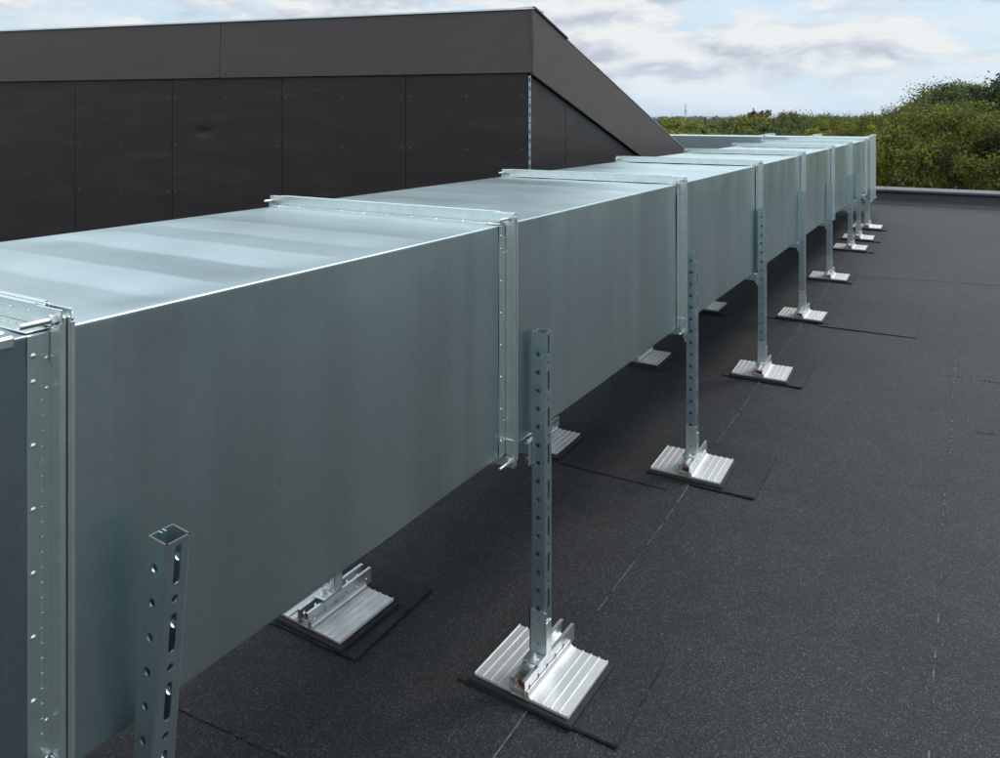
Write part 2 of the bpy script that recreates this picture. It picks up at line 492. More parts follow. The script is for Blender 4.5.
def cut_end_mb(length):
    mb = MB(); r = .004; z0, z1 = length+.0001, length+.0007
    mb.box(-S, S-r, -S, -S+TK, z0, z1); mb.box(-S, S-r, S-TK, S, z0, z1); mb.box(S-TK, S, -S+r, S-r, z0, z1)
    mb.box(-S, -S+TK, -S+TK, -S+.016, z0, z1); mb.box(-S, -S+TK, S-.016, S-TK, z0, z1)
    return mb

def sleeve_mb(length=.125):
    """open angle sleeve clasping the post foot on the near and right sides, with foot tongue"""
    mb = MB(); g = .0012; t = .0032; a = S+g
    Tf = lambda u, d, v: (u, -a-t+d, v)
    for i in range(2):
        cell(mb, Tf, -a-.004, a+t, .012+i*.056, .012+(i+1)*.056, (.0066, .0066), t)
    mb.box(-a-.004, a+t, -a-t, -a, length-.001, length+.0005)
    mb.box(a, a+t, -a-.0002, a-.012, .012, length-.03)
    mb.box(-a-.004, -a-.001, -a-t, -a, .012, length)
    mb.bev(-a-.004, a+t, -a-t-.042, -a+.012, .006, .0105, .001)      # tongue bolted on the rail
    mb.box(-a-.004, -a-.0005, -a-t, a-.006, .0106, .045)
    return mb

def rail_mb(L=.275, h=.046, w=.0225):
    """U channel lying on the foot, open top, holes in the sides, axis along y"""
    mb = MB(); t = .0028
    n = 6; p = L/n
    for sx in (-1, 1):
        T = (lambda sx: (lambda u, d, v: (sx*(w-d), u, v)))(sx)
        for i in range(n): cell(mb, T, -L/2+i*p, -L/2+(i+1)*p, 0, h, (.0052, .0052), t)
        x0, x1 = sorted((sx*w, sx*(w-t)))
        mb.box(x0, x1, -L/2-.0003, -L/2+.0003, 0, h); mb.box(x0, x1, -L/2, L/2, h-.0004, h+.0004)
        x0, x1 = sorted((sx*(w-t), sx*(w-.0095)))
        mb.box(x0, x1, -L/2, L/2, h-t, h)
    mb.box(-w+t, w-t, -L/2, L/2, 0, t)
    return mb

PW, PD = .292, .236      # foot plate x / y size
def plate_mb():
    mb = MB()
    t0, t1 = .018, .026
    gap = .0265
    for sx in (-1, 1):
        xi, xo = sx*gap, sx*PW/2
        x0, x1 = sorted((xi, xo)); mb.bev(x0, x1, -PD/2, PD/2, t0, t1, .001)
        for k in range(5):        # ribs along y
            xc = sx*(gap+.017+(PW/2-gap-.019)*k/4)
            mb.bev(xc-.0015, xc+.0015, -PD/2, PD/2, t1-.001, t1+.0034, .0007)
        x0, x1 = sorted((sx*(gap-.003), sx*(gap+.001)))
        # curved fillet and upstand beside the rail
        mb.box(x0, x1, -PD/2, PD/2, t0, t1+.016)
        A = [(gap+.0012+.012*(1-math.sin(a)), t1+.012*(1-math.cos(a))) for a in [i*math.pi/12 for i in range(7)]]
        vs = [(sx*x, y, z) for y in (-PD/2, PD/2) for x, z in A]
        mb.add(vs, [(i, i+1, 7+i+1, 7+i) for i in range(6)], True)
        mb.add([(sx*x, y, z) for y in (-PD/2,) for x, z in A]+[(sx*(gap+.0012), -PD/2, t1)], [tuple(range(8))])
    mb.box(-gap+.0032, gap-.0032, -PD/2, PD/2, t0, t0+.004)
    return mb
def pad_mb():
    mb = MB(); m = .013
    mb.bev(-PW/2-m, PW/2+m, -PD/2-m, PD/2+m, .003, .0172, .003); return mb
def bolt_up(x, y, z):
    mb = MB(); mb.cyl((x, y, z), (x, y, z+.002), .013, 16); mb.cyl((x, y, z+.0021), (x, y, z+.009), .0085, 6); mb.cyl((x, y, z+.0091), (x, y, z+.014), .0045, 10)
    return mb

P_MESH = dict(plate=plate_mb().build('base_plate', M['alu']), pad=pad_mb().build('rubber_pad', M['rubber']),
              rail=rail_mb().build('rail', M['sleeve']), sleeve=sleeve_mb().build('sleeve', M['sleeve']),
              bolt=bolt_up(0, 0, 0).build('bolt', M['bolt']))
_mb = MB(); _mb.cyl((-.012, 0, 0), (.012, 0, 0), .0045, 8); _mb.box(-.012, .012, -.005, .005, -.008, -.003)
P_MESH['insert'] = _mb.build('rail_nut', M['red'])
_mb = MB(); _mb.bev(-.019, .019, -.03, .03, 0, .012, .002)
P_MESH['anchor'] = _mb.build('anchor_block', M['edge'])
proto = {k: o.data for k, o in P_MESH.items()}
for o in P_MESH.values(): bpy.data.objects.remove(o)
def inst(name, key, parent, loc, rot=(0, 0, 0)):
    o = bpy.data.objects.new(name, proto[key]); COL.objects.link(o); o.parent = parent; o.location = loc; o.rotation_euler = rot; return o

ords = ['nearest', 'second', 'third', 'fourth', 'fifth', 'sixth', 'seventh', 'eighth', 'farthest']
#        px of post, depth            right-foot x, y            top z (rel)
PX = [(None, None), (542, 2.19), (692.5, 3.385), (762.5, 4.507), (802.5, 5.614), (829.5, 6.72), (850.5, 7.88), (858.5, 8.37), (865.5, 8.98)]
TOPZ = [-.597, -.597, -.562, -.533, -.540, -.575, -.590, -.60, -.86]
X_LEFT = -1.715; DYL = -.080
for i, (px, d) in enumerate(PX):
    if px is None: X, Y = -1.004, .715
    else: X, Y = ray(px, d)
    X = max(X, XF+S+.0045+.0)
    if i == 8: X = -1.00
    zg = zr(Y)
    slope = math.atan(zr(Y+.1)-zr(Y-.1)) / .2 if False else math.atan((zr(Y+.1)-zr(Y-.1))/.2)
    nm = ords[i]
    lab = {0: 'leaning galvanised channel post support nearest the camera, foot out of view',
           1: 'duct support whose whole post and bright ribbed foot stand nearest in view',
           8: 'farthest duct support, short post beneath the far end of the duct'}.get(i, '%s duct support from the camera, perforated post on a ribbed foot' % nm)
    root = empty('duct_support', (X, Y, zg), lab, 'duct support', 'post supports along the duct')
    rz = [0, -.045, .02, .03, -.02, .015, 0, .02, 0][i]
    for side, x in (('r', 0), ('l', X_LEFT-X)):
        yo = 0 if side == 'r' else DYL
        r3 = (slope, 0, rz if side == 'r' else rz*.5-.02)
        if not (i == 0 and side == 'l' and False):
            pl = inst('base_plate', 'plate', root, (x, yo, 0), r3)
            inst('rubber_pad', 'pad', root, (x, yo, 0), r3)
            rl = inst('rail', 'rail', root, (x, yo+.012, .024), r3)
            inst('rail_nut', 'insert', rl, (0, -.112, .024)); inst('anchor_block', 'anchor', rl, (0, -.100, .003))
        zp = .024+.046+.002
        topz = (CAMZ+TOPZ[i]-zg-zp) if side == 'r' else (ZB-.050-zg-zp)
        if i == 8 and side == 'r': topz = ZB-.05-zg-zp
        p = channel_mb(max(.2, topz)).build('post', M['post'], root)
        p.location = (x, yo, zp)
        if side == 'r' and i < 8: cut_end_mb(max(.2, topz)).build('cut_end', M['cut'], p)
        if i == 0 and side == 'r':
            p.rotation_euler = (R(-1.0), R(4.6), 0); p.location = (x-.055, 0, zp)
            px0 = p.location.copy()
        sl = inst('sleeve', 'sleeve', root, (p.location[0], yo, zp-.004), (0, p.rotation_euler[1]*0, 0))
        bo = inst('bolt', 'bolt', sl, (0, -S-.024, .0108))
        for bz in (0.04, .096): pass
    # crossbar below the duct: inverted channel on the near side of the posts
    mb = MB(); zc = ZB-.0045-zg
    xa, xb = X_LEFT-X-.10, -S-.0045
    mb.bev(xa, xb, -.0205, .0205, zc-.003, zc, .0008)
    mb.bev(xa, xb, -.0205, -.0177, zc-.041, zc-.0032, .0008)
    mb.bev(xa, xb, .0177, .0205, zc-.041, zc-.0032, .0008)
    if i > 0: mb.build('crossbar', M['post'], root).rotation_euler[2] = math.atan(-DYL/.69)
    mb = MB(); mb.bev(-S-.0042, -S-.0008, -.036, .026, zc-.068, zc-.002, .0008); mb.bev(-S-.050, -S-.0046, -.036, -.0215, zc-.009, zc-.0055, .0008)
    mb.cyl((-S-.0043, -.029, zc-.05), (-S-.012, -.029, zc-.05), .006, 6)
    if i > 0: mb.build('end_bracket', M['flange'], root)
    # felt patch under each foot
    for side, x in (('r', X), ('l', X_LEFT)):
        mb = MB(); rr = random.Random(i*2+(side == 'l'))
        x0, x1, y0, y1 = x-.205+rr.uniform(-.02, .01), x+[.29, .275, .29, .235, .19, .19, .22, .22, .2][i], Y-.130+rr.uniform(-.008, .004), Y+.30+rr.uniform(-.03, .03)
        if side == 'l': y0 += DYL; y1 += DYL-.05
        if side == 'l': x0, x1 = x-.24, x+.20+rr.uniform(-.02, .02)
        nx, ny = 14, 14; vs = []
        for b in range(ny+1):
            for a in range(nx+1):
                u, w = a/nx, b/ny
                xx = x0+(x1-x0)*u; yy = y0+(y1-y0)*w
                if b in (0, ny): yy += rr.uniform(-.0022, .0022)
                if a in (0, nx): xx += rr.uniform(-.0022, .0022)
                cur = .003*max(0, (u+(1-w))-1.75)/.25 if side == 'r' else 0
                vs.append((xx, yy, zr(yy)+.0062+cur))
        n0 = len(vs)
        fs = [(b*(nx+1)+a, b*(nx+1)+a+1, (b+1)*(nx+1)+a+1, (b+1)*(nx+1)+a) for a in range(nx) for b in range(ny)]
        mb.add(vs, fs)
        rim = [a for a in range(nx+1)]+[b*(nx+1)+nx for b in range(1, ny+1)]+[ny*(nx+1)+a for a in range(nx-1, -1, -1)]+[b*(nx+1) for b in range(ny-1, 0, -1)]
        rv = [vs[k] for k in rim]; m_ = len(rv)
        mb.add(rv+[(v[0], v[1], v[2]-.0045) for v in rv], [(k, (k+1) % m_, m_+(k+1) % m_, m_+k) for k in range(m_)])
        o = mb.build('felt_patch', M['patch'], origin=(x, Y, zg))
        where = ('post foot' if side == 'r' else 'hidden-side foot beneath the duct')
        tag(o, '%s square of roofing felt laid under the %s%s' % (nm, where, ' beside the duct' if side == 'r' else ''), 'felt patch', 'felt patches under the feet')
        # torn bitumen bead along the near edge
        bb = MB(); 
        for a in range(nx):
            p, q = vs[a], vs[a+1]
            bb.cyl((p[0], p[1]-.0015, p[2]-.0035), (q[0], q[1]-.0015, q[2]-.0035), rr.uniform(.0009, .0024), 6)
        for b in range(ny):
            p, q = vs[b*(nx+1)+nx], vs[(b+1)*(nx+1)+nx]
            bb.cyl((p[0]+.001, p[1], p[2]-.0035), (q[0]+.001, q[1], q[2]-.0035), rr.choice([.0003, .0005, .0009, .0012]), 6)
        q = bb.build('bitumen_bead', M['lap']); q.parent = o; q.location = (-x, -Y, -zg)

# ================================================================== ROOF SURFACE
RX0, RX1, RY0, RY1 = -16.0, 34.0, -12.0, 12.0
seams = [-1.0+.918*k for k in range(-17, 39)]
xs = [RX0]+[s for s in seams if RX0 < s < RX1]+[RX1]
ys = list(np.arange(RY0, 0, .6))+list(np.arange(0, RY1+.01, .25))
mb = MB()
rs = random.Random(3)
def wob(x, y): return .006*math.sin(y*1.7+x*3)+.004*math.sin(y*5.1+x*7)+(.0 if True else 0)
for i in range(len(xs)-1):
    a, b = xs[i], xs[i+1]
    vs = []; n = 7
    for y in ys:
        for k in range(n):
            u = k/(n-1)
            x = a+(b-a)*u+(wob(a, y) if k == 0 else wob(b, y) if k == n-1 else 0)
            if i == 0 and k == 0: x = RX0
            e = (x-a)/(b-a)
            z = zr(y)-.002+.0035*max(0, (u-.15)/.85)**1.5+.0012*math.sin(2.3*x+1.3*y)*math.sin(math.pi*u)
            vs.append((x, y, z))
    mb.add(vs, [(j*n+k, j*n+k+1, (j+1)*n+k+1, (j+1)*n+k) for j in range(len(ys)-1) for k in range(n-1)], False)
    # step of the lap
    if i < len(xs)-2:
        m_ = len(ys)
        top = [vs[j*n+n-1] for j in range(m_)]; bot = [(p[0], p[1], p[2]-.006) for p in top]
        mb.add(top+bot, [(j, j+1, m_+j+1, m_+j) for j in range(m_-1)])
roof = structure(mb.build('roof', M['felt'], recalc=False))
# roof slab and outer walls beneath
mb = MB(); mb.box(RX0, RX1, RY0, 12.4, -7.0, -.35); mb.box(RX0-.3, RX0, RY0, 12.4, -7, -.1)
structure(mb.build('roof_slab', M['fascia']))

# seam grit and cross laps
gb = MB(); lb = MB()
def wline(mb, pts, w, h, broken=0, rr=random.Random(9)):
    for p, q in zip(pts[:-1], pts[1:]):
        if rr.random() < broken: continue
        ww = w*rr.uniform(.4, 1.4)
        p = Vector(p); q = Vector(q); d = (q-p).normalized(); s = Vector((-d.y, d.x, 0))*ww/2
        u = Vector((0, 0, h*rr.uniform(.5, 1.2)))
        mb.add([p-s, p+s, q+s, q-s, (p+q)/2+u], [(0, 4, 3), (1, 4, 0), (2, 4, 1), (3, 4, 2)])
for sx in [s for s in seams if -3.2 < s < 4]:
    pts = [(sx+wob(sx, y)+.002, y, zr(y)+.0018) for y in np.arange(-.5, 11.7, .028)]
    wline(gb, pts, .0042, .0012, .15 if abs(sx+1) < .1 else .72)
def crosslap(x0, x1, y, skew=0, w=.004, broken=.1, grit=True):
    n = max(4, int((x1-x0)/.02)); rr = random.Random(int(y*100))
    pts = []; o = 0
    for k in range(n+1):
        x = x0+(x1-x0)*k/n; o = o*.9+rr.uniform(-.0016, .0016)
        yy = y+skew*(x-x0)+o; pts.append((x, yy, zr(yy)+.0015))
    wline(lb, pts, w, .0035, broken)
    if grit: wline(gb, [(p[0], p[1]+w*.8, p[2]) for p in pts], .003, .002, .7)
def roofpt(px, py):
    k = (px-500)/790; v = (py-116)/790; d = CAMZ/max(v, .02)
    for _ in range(30):
        d = (CAMZ-zr(d*(k*ST+CT)))/v
    return d*(k*CT-ST), d*(k*ST+CT)
for (a, b, w, br) in [((150, 695), (292, 760), .006, .0), ((603, 438), (652, 448.5), .004, .2), ((860, 276.5), (1010, 286), .010, .0),
                      ((785, 322), (917, 328), .005, .2), ((812, 302), (925, 308), .004, .3), ((948, 375.5), (1010, 385), .005, .2),
                      ((945, 428), (1010, 436), .004, .7), ((740, 268), (800, 272), .008, .1), ((735, 248), (812, 252), .006, .2)]:
    (x0, y0), (x1, y1) = roofpt(*a), roofpt(*b)
    crosslap(x0, x1, y0, (y1-y0)/(x1-x0), w, br)
# repair strip: thin felt sheets lying on the roof
def sheet(c, lab, name='felt_strip'):
    mb = MB(); x0, x1, y0, y1 = c; n = 8; vs = []
    for dz in (0.0035, 0):
        for b in range(n+1):
            for a in range(n+1):
                x = x0+(x1-x0)*a/n; y = y0+(y1-y0)*b/n
                vs.append((x, y, zr(y)+.0016+dz))
    m_ = (n+1)**2
    fs = [(b*(n+1)+a, b*(n+1)+a+1, (b+1)*(n+1)+a+1, (b+1)*(n+1)+a) for a in range(n) for b in range(n)]
    rim = [a for a in range(n+1)]+[b*(n+1)+n for b in range(1, n+1)]+[n*(n+1)+a for a in range(n-1, -1, -1)]+[b*(n+1) for b in range(n-1, 0, -1)]
    fs += [(rim[k], rim[(k+1) % len(rim)], m_+rim[(k+1) % len(rim)], m_+rim[k]) for k in range(len(rim))]
    mb.add(vs, fs); cx, cy = (x0+x1)/2, (y0+y1)/2
    o = mb.build(name, M['patch'], origin=(cx, cy, zr(cy)))
    tag(o, lab, 'felt patch')
(x0, y0), (x1, _) = roofpt(818, 327), roofpt(918, 328); (_, y1) = roofpt(925, 306)
sheet((x0, x1, y0+.02, y1), 'wide strip of darker felt right of the fifth post foot')
(x0, y0), (x1, _) = roofpt(571, 466), roofpt(652, 475); (_, y1) = roofpt(607, 438)
sheet((-1.55, -1.06, y1-.34, y1), 'felt strip lying between the second and third post feet')
g = structure(gb.build('roof_seam_grit', M['grit'], recalc=False)); l_ = structure(lb.build('roof_laps', M['lap'], recalc=False))

# parapet at the far edge
pp = empty('parapet', (8, 12.1, zr(11.9)), 'low felt covered parapet with grey coping along the far roof edge', 'parapet')
zb_, zt_ = zr(11.9), CAMZ-1.000
mb = MB(); 
A = [(11.72, zb_-.03), (11.78, zb_+.012), (11.90, zb_+.06), (11.96, zt_-.03), (12.3, zt_-.03), (12.3, -1)]
vs = [(x, y+(.010*x), z) for x in (RX0, RX1) for y, z in A]
mb.add(vs, [(i, i+1, 7+i-0, 6+i) for i in range(5)])
mb.build('upstand', M['patch'], pp).location = (-8, -12.1, -zr(11.9))
mb = MB()
x = RX0
k = 0
while x < RX1-.1:
    x2 = min(RX1, x+3.0)
    T = Matrix(((1, 0, 0, 0), (.010, 1, 0, 0), (0, 0, 1, 0), (0, 0, 0, 1)))
    mb.bev(x+.002, x2-.002, 11.93, 12.42, zt_-.028, zt_+.002*(k % 2), .003, T)
    x = x2; k += 1
m = N('grey_coping'); w = m.coords()
m.set(Base_Color=m.mix(m.noise(w, 3, 5, .6), (.055, .058, .064), (.085, .09, .097)), Roughness=.55, Metallic=.0)
mb.build('coping', m.m, pp).location = (-8, -12.1, -zr(11.9))

# ================================================================== DARK CLAD HOUSING
hx, hy = -2.39, 4.40
fd = Vector((-.9735, -.2286, 0)); fn = Vector((.2286, -.9735, 0))
HT, HB = CAMZ+.680, CAMZ+.274
SL = -.327
house = empty('plant_housing', (hx-2, hy+2, zr(5)), 'dark brown clad rooftop housing with sloping side behind the duct', 'rooftop housing')
def hp(mb, name, mat): 
    o = mb.build(name, mat); o.parent = house; o.location = (-house.location[0], -house.location[1], -house.location[2]); return o
Yend = 10.40; FL = 9.2
# inner core
mb = MB(); ins = .03
prof = [(hy+.03, zr(4)-.1), (hy+.03, HT-.03), (Yend-.02, HT-.03+SL*(Yend-hy)), (Yend-.02, zr(10))]
vs = []
for k in (0.0, FL):
    for (y, z) in prof:
        p = Vector((hx-.035, y, z))+fd*k; 
        vs.append(p)
mb.add(vs, [(0, 1, 2, 3), (7, 6, 5, 4), (0, 4, 5, 1), (1, 5, 6, 2), (2, 6, 7, 3), (3, 7, 4, 0)])
hp(mb, 'core', M['dark'])
# front panels (thick plates with slight oil-canning, one with a dent)
def front_panel(s0, s1, z0, z1, off, tilt, mat, name, seed, dent=None, screws=()):
    rr = random.Random(seed); nu, nv = 36, 18; vs = []
    if dent: nu, nv = 90, 70
    warp = rr.uniform(-.004, .004); w2 = rr.uniform(-.004, .004)
    for b in range(nv+1):
        for a in range(nu+1):
            u, v = a/nu, b/nv
            s_ = s0+(s1-s0)*u; z = z0+(z1-z0)*v
            d = off-tilt*v+math.sin(math.pi*u)*math.sin(math.pi*v)*warp+w2*.5*math.sin(2*math.pi*u)*math.sin(math.pi*v)
            if dent:
                ds, dz = s_-dent[0], z-dent[1]
                d -= .020*math.exp(-(ds/.055)**2-((dz+.012)/.018)**2)-.020*math.exp(-(ds/.045)**2-((dz-.006)/.008)**2)+.004*math.exp(-(ds/.14)**2-((dz+.03)/.05)**2)
            p = Vector((hx, hy, 0))+fd*s_+fn*d; vs.append((p.x, p.y, z))
    mb = MB(); mb.add(vs, [(b*(nu+1)+a, b*(nu+1)+a+1, (b+1)*(nu+1)+a+1, (b+1)*(nu+1)+a) for a in range(nu) for b in range(nv)], True)
    rim = [a for a in range(nu+1)]+[b*(nu+1)+nu for b in range(1, nv+1)]+[nv*(nu+1)+a for a in range(nu-1, -1, -1)]+[b*(nu+1) for b in range(nv-1, 0, -1)]
    rv = [Vector(vs[k]) for k in rim]; m_ = len(rv)
    mb.add(rv+[v-fn*.02 for v in rv], [(k, (k+1) % m_, m_+(k+1) % m_, m_+k) for k in range(m_)])
    o = hp(mb, name, mat)
    if screws:
        sb = MB()
        for (s_, z) in screws:
            v = (z-z0)/(z1-z0); p = Vector((hx, hy, z))+fd*s_+fn*(off-tilt*v+.001)
            sb.cyl(p, p+fn*.0015, .0075, 12); sb.dome(p+fn*.0015, fn, .005, .6)
        q = sb.build('screws', M['screw']); q.parent = o
    return o
js = [.020, .862, 1.810, 2.743, 3.647, 4.57, 5.49, 6.41, 7.33, 8.25, 9.17]
for i in range(len(js)-1):
    a, b = js[i]+(.0022 if i else 0), js[i+1]-.0022
    sc_ = []
    for z in (CAMZ+.130, CAMZ-.215, CAMZ-.56, CAMZ-.90):
        for s_ in (a+.035, (a+b)/2, b-.035): sc_.append((s_+.006*math.sin(s_*40), z))
    o = front_panel(a, b, zr(4)+.06, HB-.004, 0, 0, M['clad'], 'cladding_panel', 50+i,
                dent=(2.47, CAMZ-.095) if i == 2 else None, screws=sc_)
    if i == 2: o['label'] = 'wall panel with a small creased dent'
fj = [-.022, 2.315, 4.65, 7.0, 9.2]
for i in range(4):
    a, b = fj[i]+(.002 if i else 0), fj[i+1]-.002
    scs = []; s_ = a+.06
    while s_ < b-.02: scs.append((s_, HB+.030)); s_ += .318
    scs.append((b-.05, HB+.030))
    if i == 0: scs += [(.0-.008, HB+.09), (-.008, HB+.25), (-.008, HB+.36)]
    front_panel(a, b, HB, HT-.004, .022, .022, M['fascia'], 'fascia_panel', 80+i, screws=scs)
# side faces (facing +x)
def side_poly(pts, x, mat, name, th=.02, scr=()):
    mb = MB(); n = len(pts)
    vs = [(x, y, z) for y, z in pts]+[(x-th, y, z) for y, z in pts]
    mb.add(vs, [tuple(range(n)), tuple(range(2*n-1, n-1, -1))]+[(k, (k+1) % n, n+(k+1) % n, n+k) for k in range(n)])
    o = hp(mb, name, mat)
    if scr:
        sb = MB()
        for (y, z) in scr: sb.cyl((x+.0005, y, z), (x+.002, y, z), .0075, 12); sb.dome((x+.002, y, z), (1, 0, 0), .005, .6)
        q = sb.build('screws', M['screw']); q.parent = o
ysb = lambda y: HB-.014+SL*.965*(y-hy)
yst = lambda y: HT+SL*(y-hy)
side_poly([(hy-.012, ysb(hy-.012)), (Yend, ysb(Yend)), (Yend, yst(Yend)), (hy-.018, HT-.003)], hx+.022, M['fascia'], 'fascia_panel',
          scr=[(hy+.19, ysb(hy+.19)+.12)]+[(hy+.9+.8*k, ysb(hy+.9+.8*k)+.03) for k in range(6)])
b1 = hy+.51
side_poly([(hy+.004, zr(4)+.05), (b1-.003, zr(4)+.05), (b1-.003, ysb(b1)-.009), (hy+.004, ysb(hy)-.009)], hx-.004, M['clad'], 'side_panel', scr=[(hy+.05, HB-.12), (hy+.05, HB-.62), (b1-.05, HB-.60)])
side_poly([(b1+.003, zr(5)+.05), (6.9, zr(6)+.06), (6.9, ysb(6.9)-.009), (b1+.003, ysb(b1)-.009)], hx-.004, M['clad'], 'side_panel', scr=[(b1+.05, HB-.60), (b1+.6, HB-.64), (b1+.05, HB-.3)])
side_poly([(6.906, zr(7)+.06), (9.5, zr(9.5)+.05), (9.5, ysb(9.5)-.014), (6.906, ysb(6.906)-.014)], hx-.004, M['clad'], 'side_panel')
# perforated corner rail in the open joint
mb = MB()
z = zr(4)+.1
T = lambda u, d, v: tuple(Vector((hx, hy, v))+fd*(u)+fn*(-.004-d))
T2 = lambda u, d, v: tuple(Vector((hx+.001, hy+.008+u, v)))
k = 0
while z < HB-.06:
    cell(mb, T, .002, .016, z, z+.055, (.004, .013) if k % 3 else (.005, .005), .002); z += .055; k += 1
hp(mb, 'corner_rail', M['post'])
# copings
mb = MB()
vs = []
for s_ in (-.026, FL):
    for (d, z) in ((.012, HT-.004), (.012, HT+.007), (-.25, HT+.013), (-.25, HT+.002)):
        p = Vector((hx, hy, z))+fd*s_+fn*d; vs.append(tuple(p))
mb.add(vs, [(0, 1, 2, 3), (7, 6, 5, 4), (0, 4, 5, 1), (1, 5, 6, 2), (2, 6, 7, 3), (3, 7, 4, 0)])
hp(mb, 'coping', M['flange'])
mb = MB(); T = Matrix.Translation((hx, hy, HT)) @ Matrix.Rotation(math.atan(SL), 4, 'X')
mb.bev(-.30, .034, -.01, .50, .0, .010, .002, T)
hp(mb, 'verge_flashing', M['coping'])
mb = MB(); mb.bev(-.30, .026, .505, (Yend-hy)/math.cos(math.atan(SL)), -.002, .006, .002, T)
hp(mb, 'verge_trim', M['sleeve'])

# ================================================================== LANDSCAPE
GZ = -7.6
m = N('field_grass'); w = m.coords()
m.set(Base_Color=m.mix(m.ramp(m.noise(w, .012, 5, .6), [(.4, 0.), (.6, 1.)]), (.045, .075, .02), (.10, .11, .035)), Roughness=.9)
mb = MB(); mb.add([(-9000, -3000, GZ), (9000, -3000, GZ), (9000, 4200, GZ), (-9000, 4200, GZ)], [(0, 1, 2, 3)])
structure(mb.build('ground', m.m))
m = N('sea_water'); w = m.coords(); m.set(Base_Color=(.05, .10, .16), Roughness=.25)
m.bump(m.noise(w, .05, 3), .4, 2.0)
mb = MB(); mb.add([(-40000, 4200, GZ-.3), (40000, 4200, GZ-.3), (40000, 45000, GZ-.3), (-40000, 45000, GZ-.3)], [(0, 1, 2, 3)])
structure(mb.build('sea', m.m))
# wooded hills
def foliage_far(name, c):
    m = N(name); w = m.coords()
    m.set(Base_Color=m.mix(m.ramp(m.noise(w, .03, 6, .75), [(.35, 0.), (.65, 1.)]), tuple(x*.45 for x in c), tuple(x*1.5 for x in c)), Roughness=.9)
    m.bump(m.noise(w, .08, 4, .7), 1., 3.0)
    return m.m
def ridge(name, dist, h, ddep, seed, mat, a0=-60, a1=85, bumpy=1.5):
    rr = random.Random(seed); vs = []; n = 420; ph = [rr.uniform(0, 6.3) for _ in range(8)]
    rows = 9
    jit = [[rr.uniform(-1, 1) for _ in range(n+1)] for _ in range(rows)]
    for j in range(rows):
        t = j/(rows-1)
        for i in range(n+1):
            a = R(a0+(a1-a0)*i/n); dd = dist+ddep*t
            prof = h*(.55+.25*math.sin(a*9+ph[0])+.14*math.sin(a*23+ph[1])+.08*math.sin(a*61+ph[2]))
            z = GZ+prof*math.sin(math.pi*t)**.6 + (bumpy*jit[j][i] if 0 < j < rows-1 else 0)
            vs.append((dd*math.sin(a), dd*math.cos(a), z))
    mb = MB(); mb.add(vs, [(j*(n+1)+i, j*(n+1)+i+1, (j+1)*(n+1)+i+1, (j+1)*(n+1)+i) for i in range(n) for j in range(rows-1)], True)
    return structure(mb.build(name, mat))
ridge('hills', 1500, 8.0, 500, 4, foliage_far('far_woods', (.045, .065, .025)))
ridge('far_hills', 2700, 9.5, 600, 9, foliage_far('farther_woods', (.04, .06, .03)), bumpy=1.0)

# ------------------------------------------------------------------ trees
def leaf_mat(name, c1, c2, c3):
    m = N(name)
    g = m.n('ShaderNodeNewGeometry'); oi = m.n('ShaderNodeObjectInfo')
    w = m.coords()
    cl = m.ramp(m.noise(w, .9, 3, .6), [(.38, 0.), (.62, 1.)])
    rp = m.ramp(g.outputs['Random Per Island'], [(0., c1), (.55, c2), (1., c3)])
    a = m.mix(m.math('MULTIPLY', cl, .7), rp, tuple(x*1.6 for x in c2))
    a2 = m.mix(m.ramp(m.noise(w, 1.9, 2, .5), [(.42, .80), (.54, 0.)]), a, tuple(x*.38 for x in c1))
    b = m.mix(m.math('MULTIPLY', oi.outputs['Random'], .32), a2, (c1[0]*.9, c1[1]*.8, c1[2]*.9))
    m.set(Base_Color=b, Roughness=.55, Specular_IOR_Level=.2)
    tr = m.n('ShaderNodeBsdfTranslucent'); m.l(b, tr.inputs['Color'])
    mx = m.n('ShaderNodeMixShader', i_0=.36); m.l(m.b.outputs[0], mx.inputs[1]); m.l(tr.outputs[0], mx.inputs[2])
    out = [n for n in m.t.nodes if n.type == 'OUTPUT_MATERIAL'][0]; m.l(mx.outputs[0], out.inputs['Surface'])
    return m.m
def boost(*cs, k=1.45): return [tuple(x*k for x in c) for c in cs]
LM = {'yellow': leaf_mat('leaf_yellow_green', *boost((.075, .085, .008), (.16, .165, .012), (.33, .30, .02))),
      'green': leaf_mat('leaf_green', *boost((.016, .034, .006), (.055, .088, .011), (.17, .21, .03))),
      'dark': leaf_mat('leaf_dark', (.010, .020, .005), (.030, .048, .009), (.08, .10, .02)),
      'olive': leaf_mat('leaf_olive', *boost((.028, .038, .006), (.095, .11, .012), (.24, .235, .022))),
      'copper': leaf_mat('leaf_copper', (.035, .02, .015), (.06, .035, .025), (.09, .05, .035))}
m = N('bark'); w = m.coords((1, 1, .3)); m.set(Base_Color=m.mix(m.noise(w, 9, 4, .6), (.06, .045, .03), (.16, .13, .09)), Roughness=.9); M['bark'] = m.m

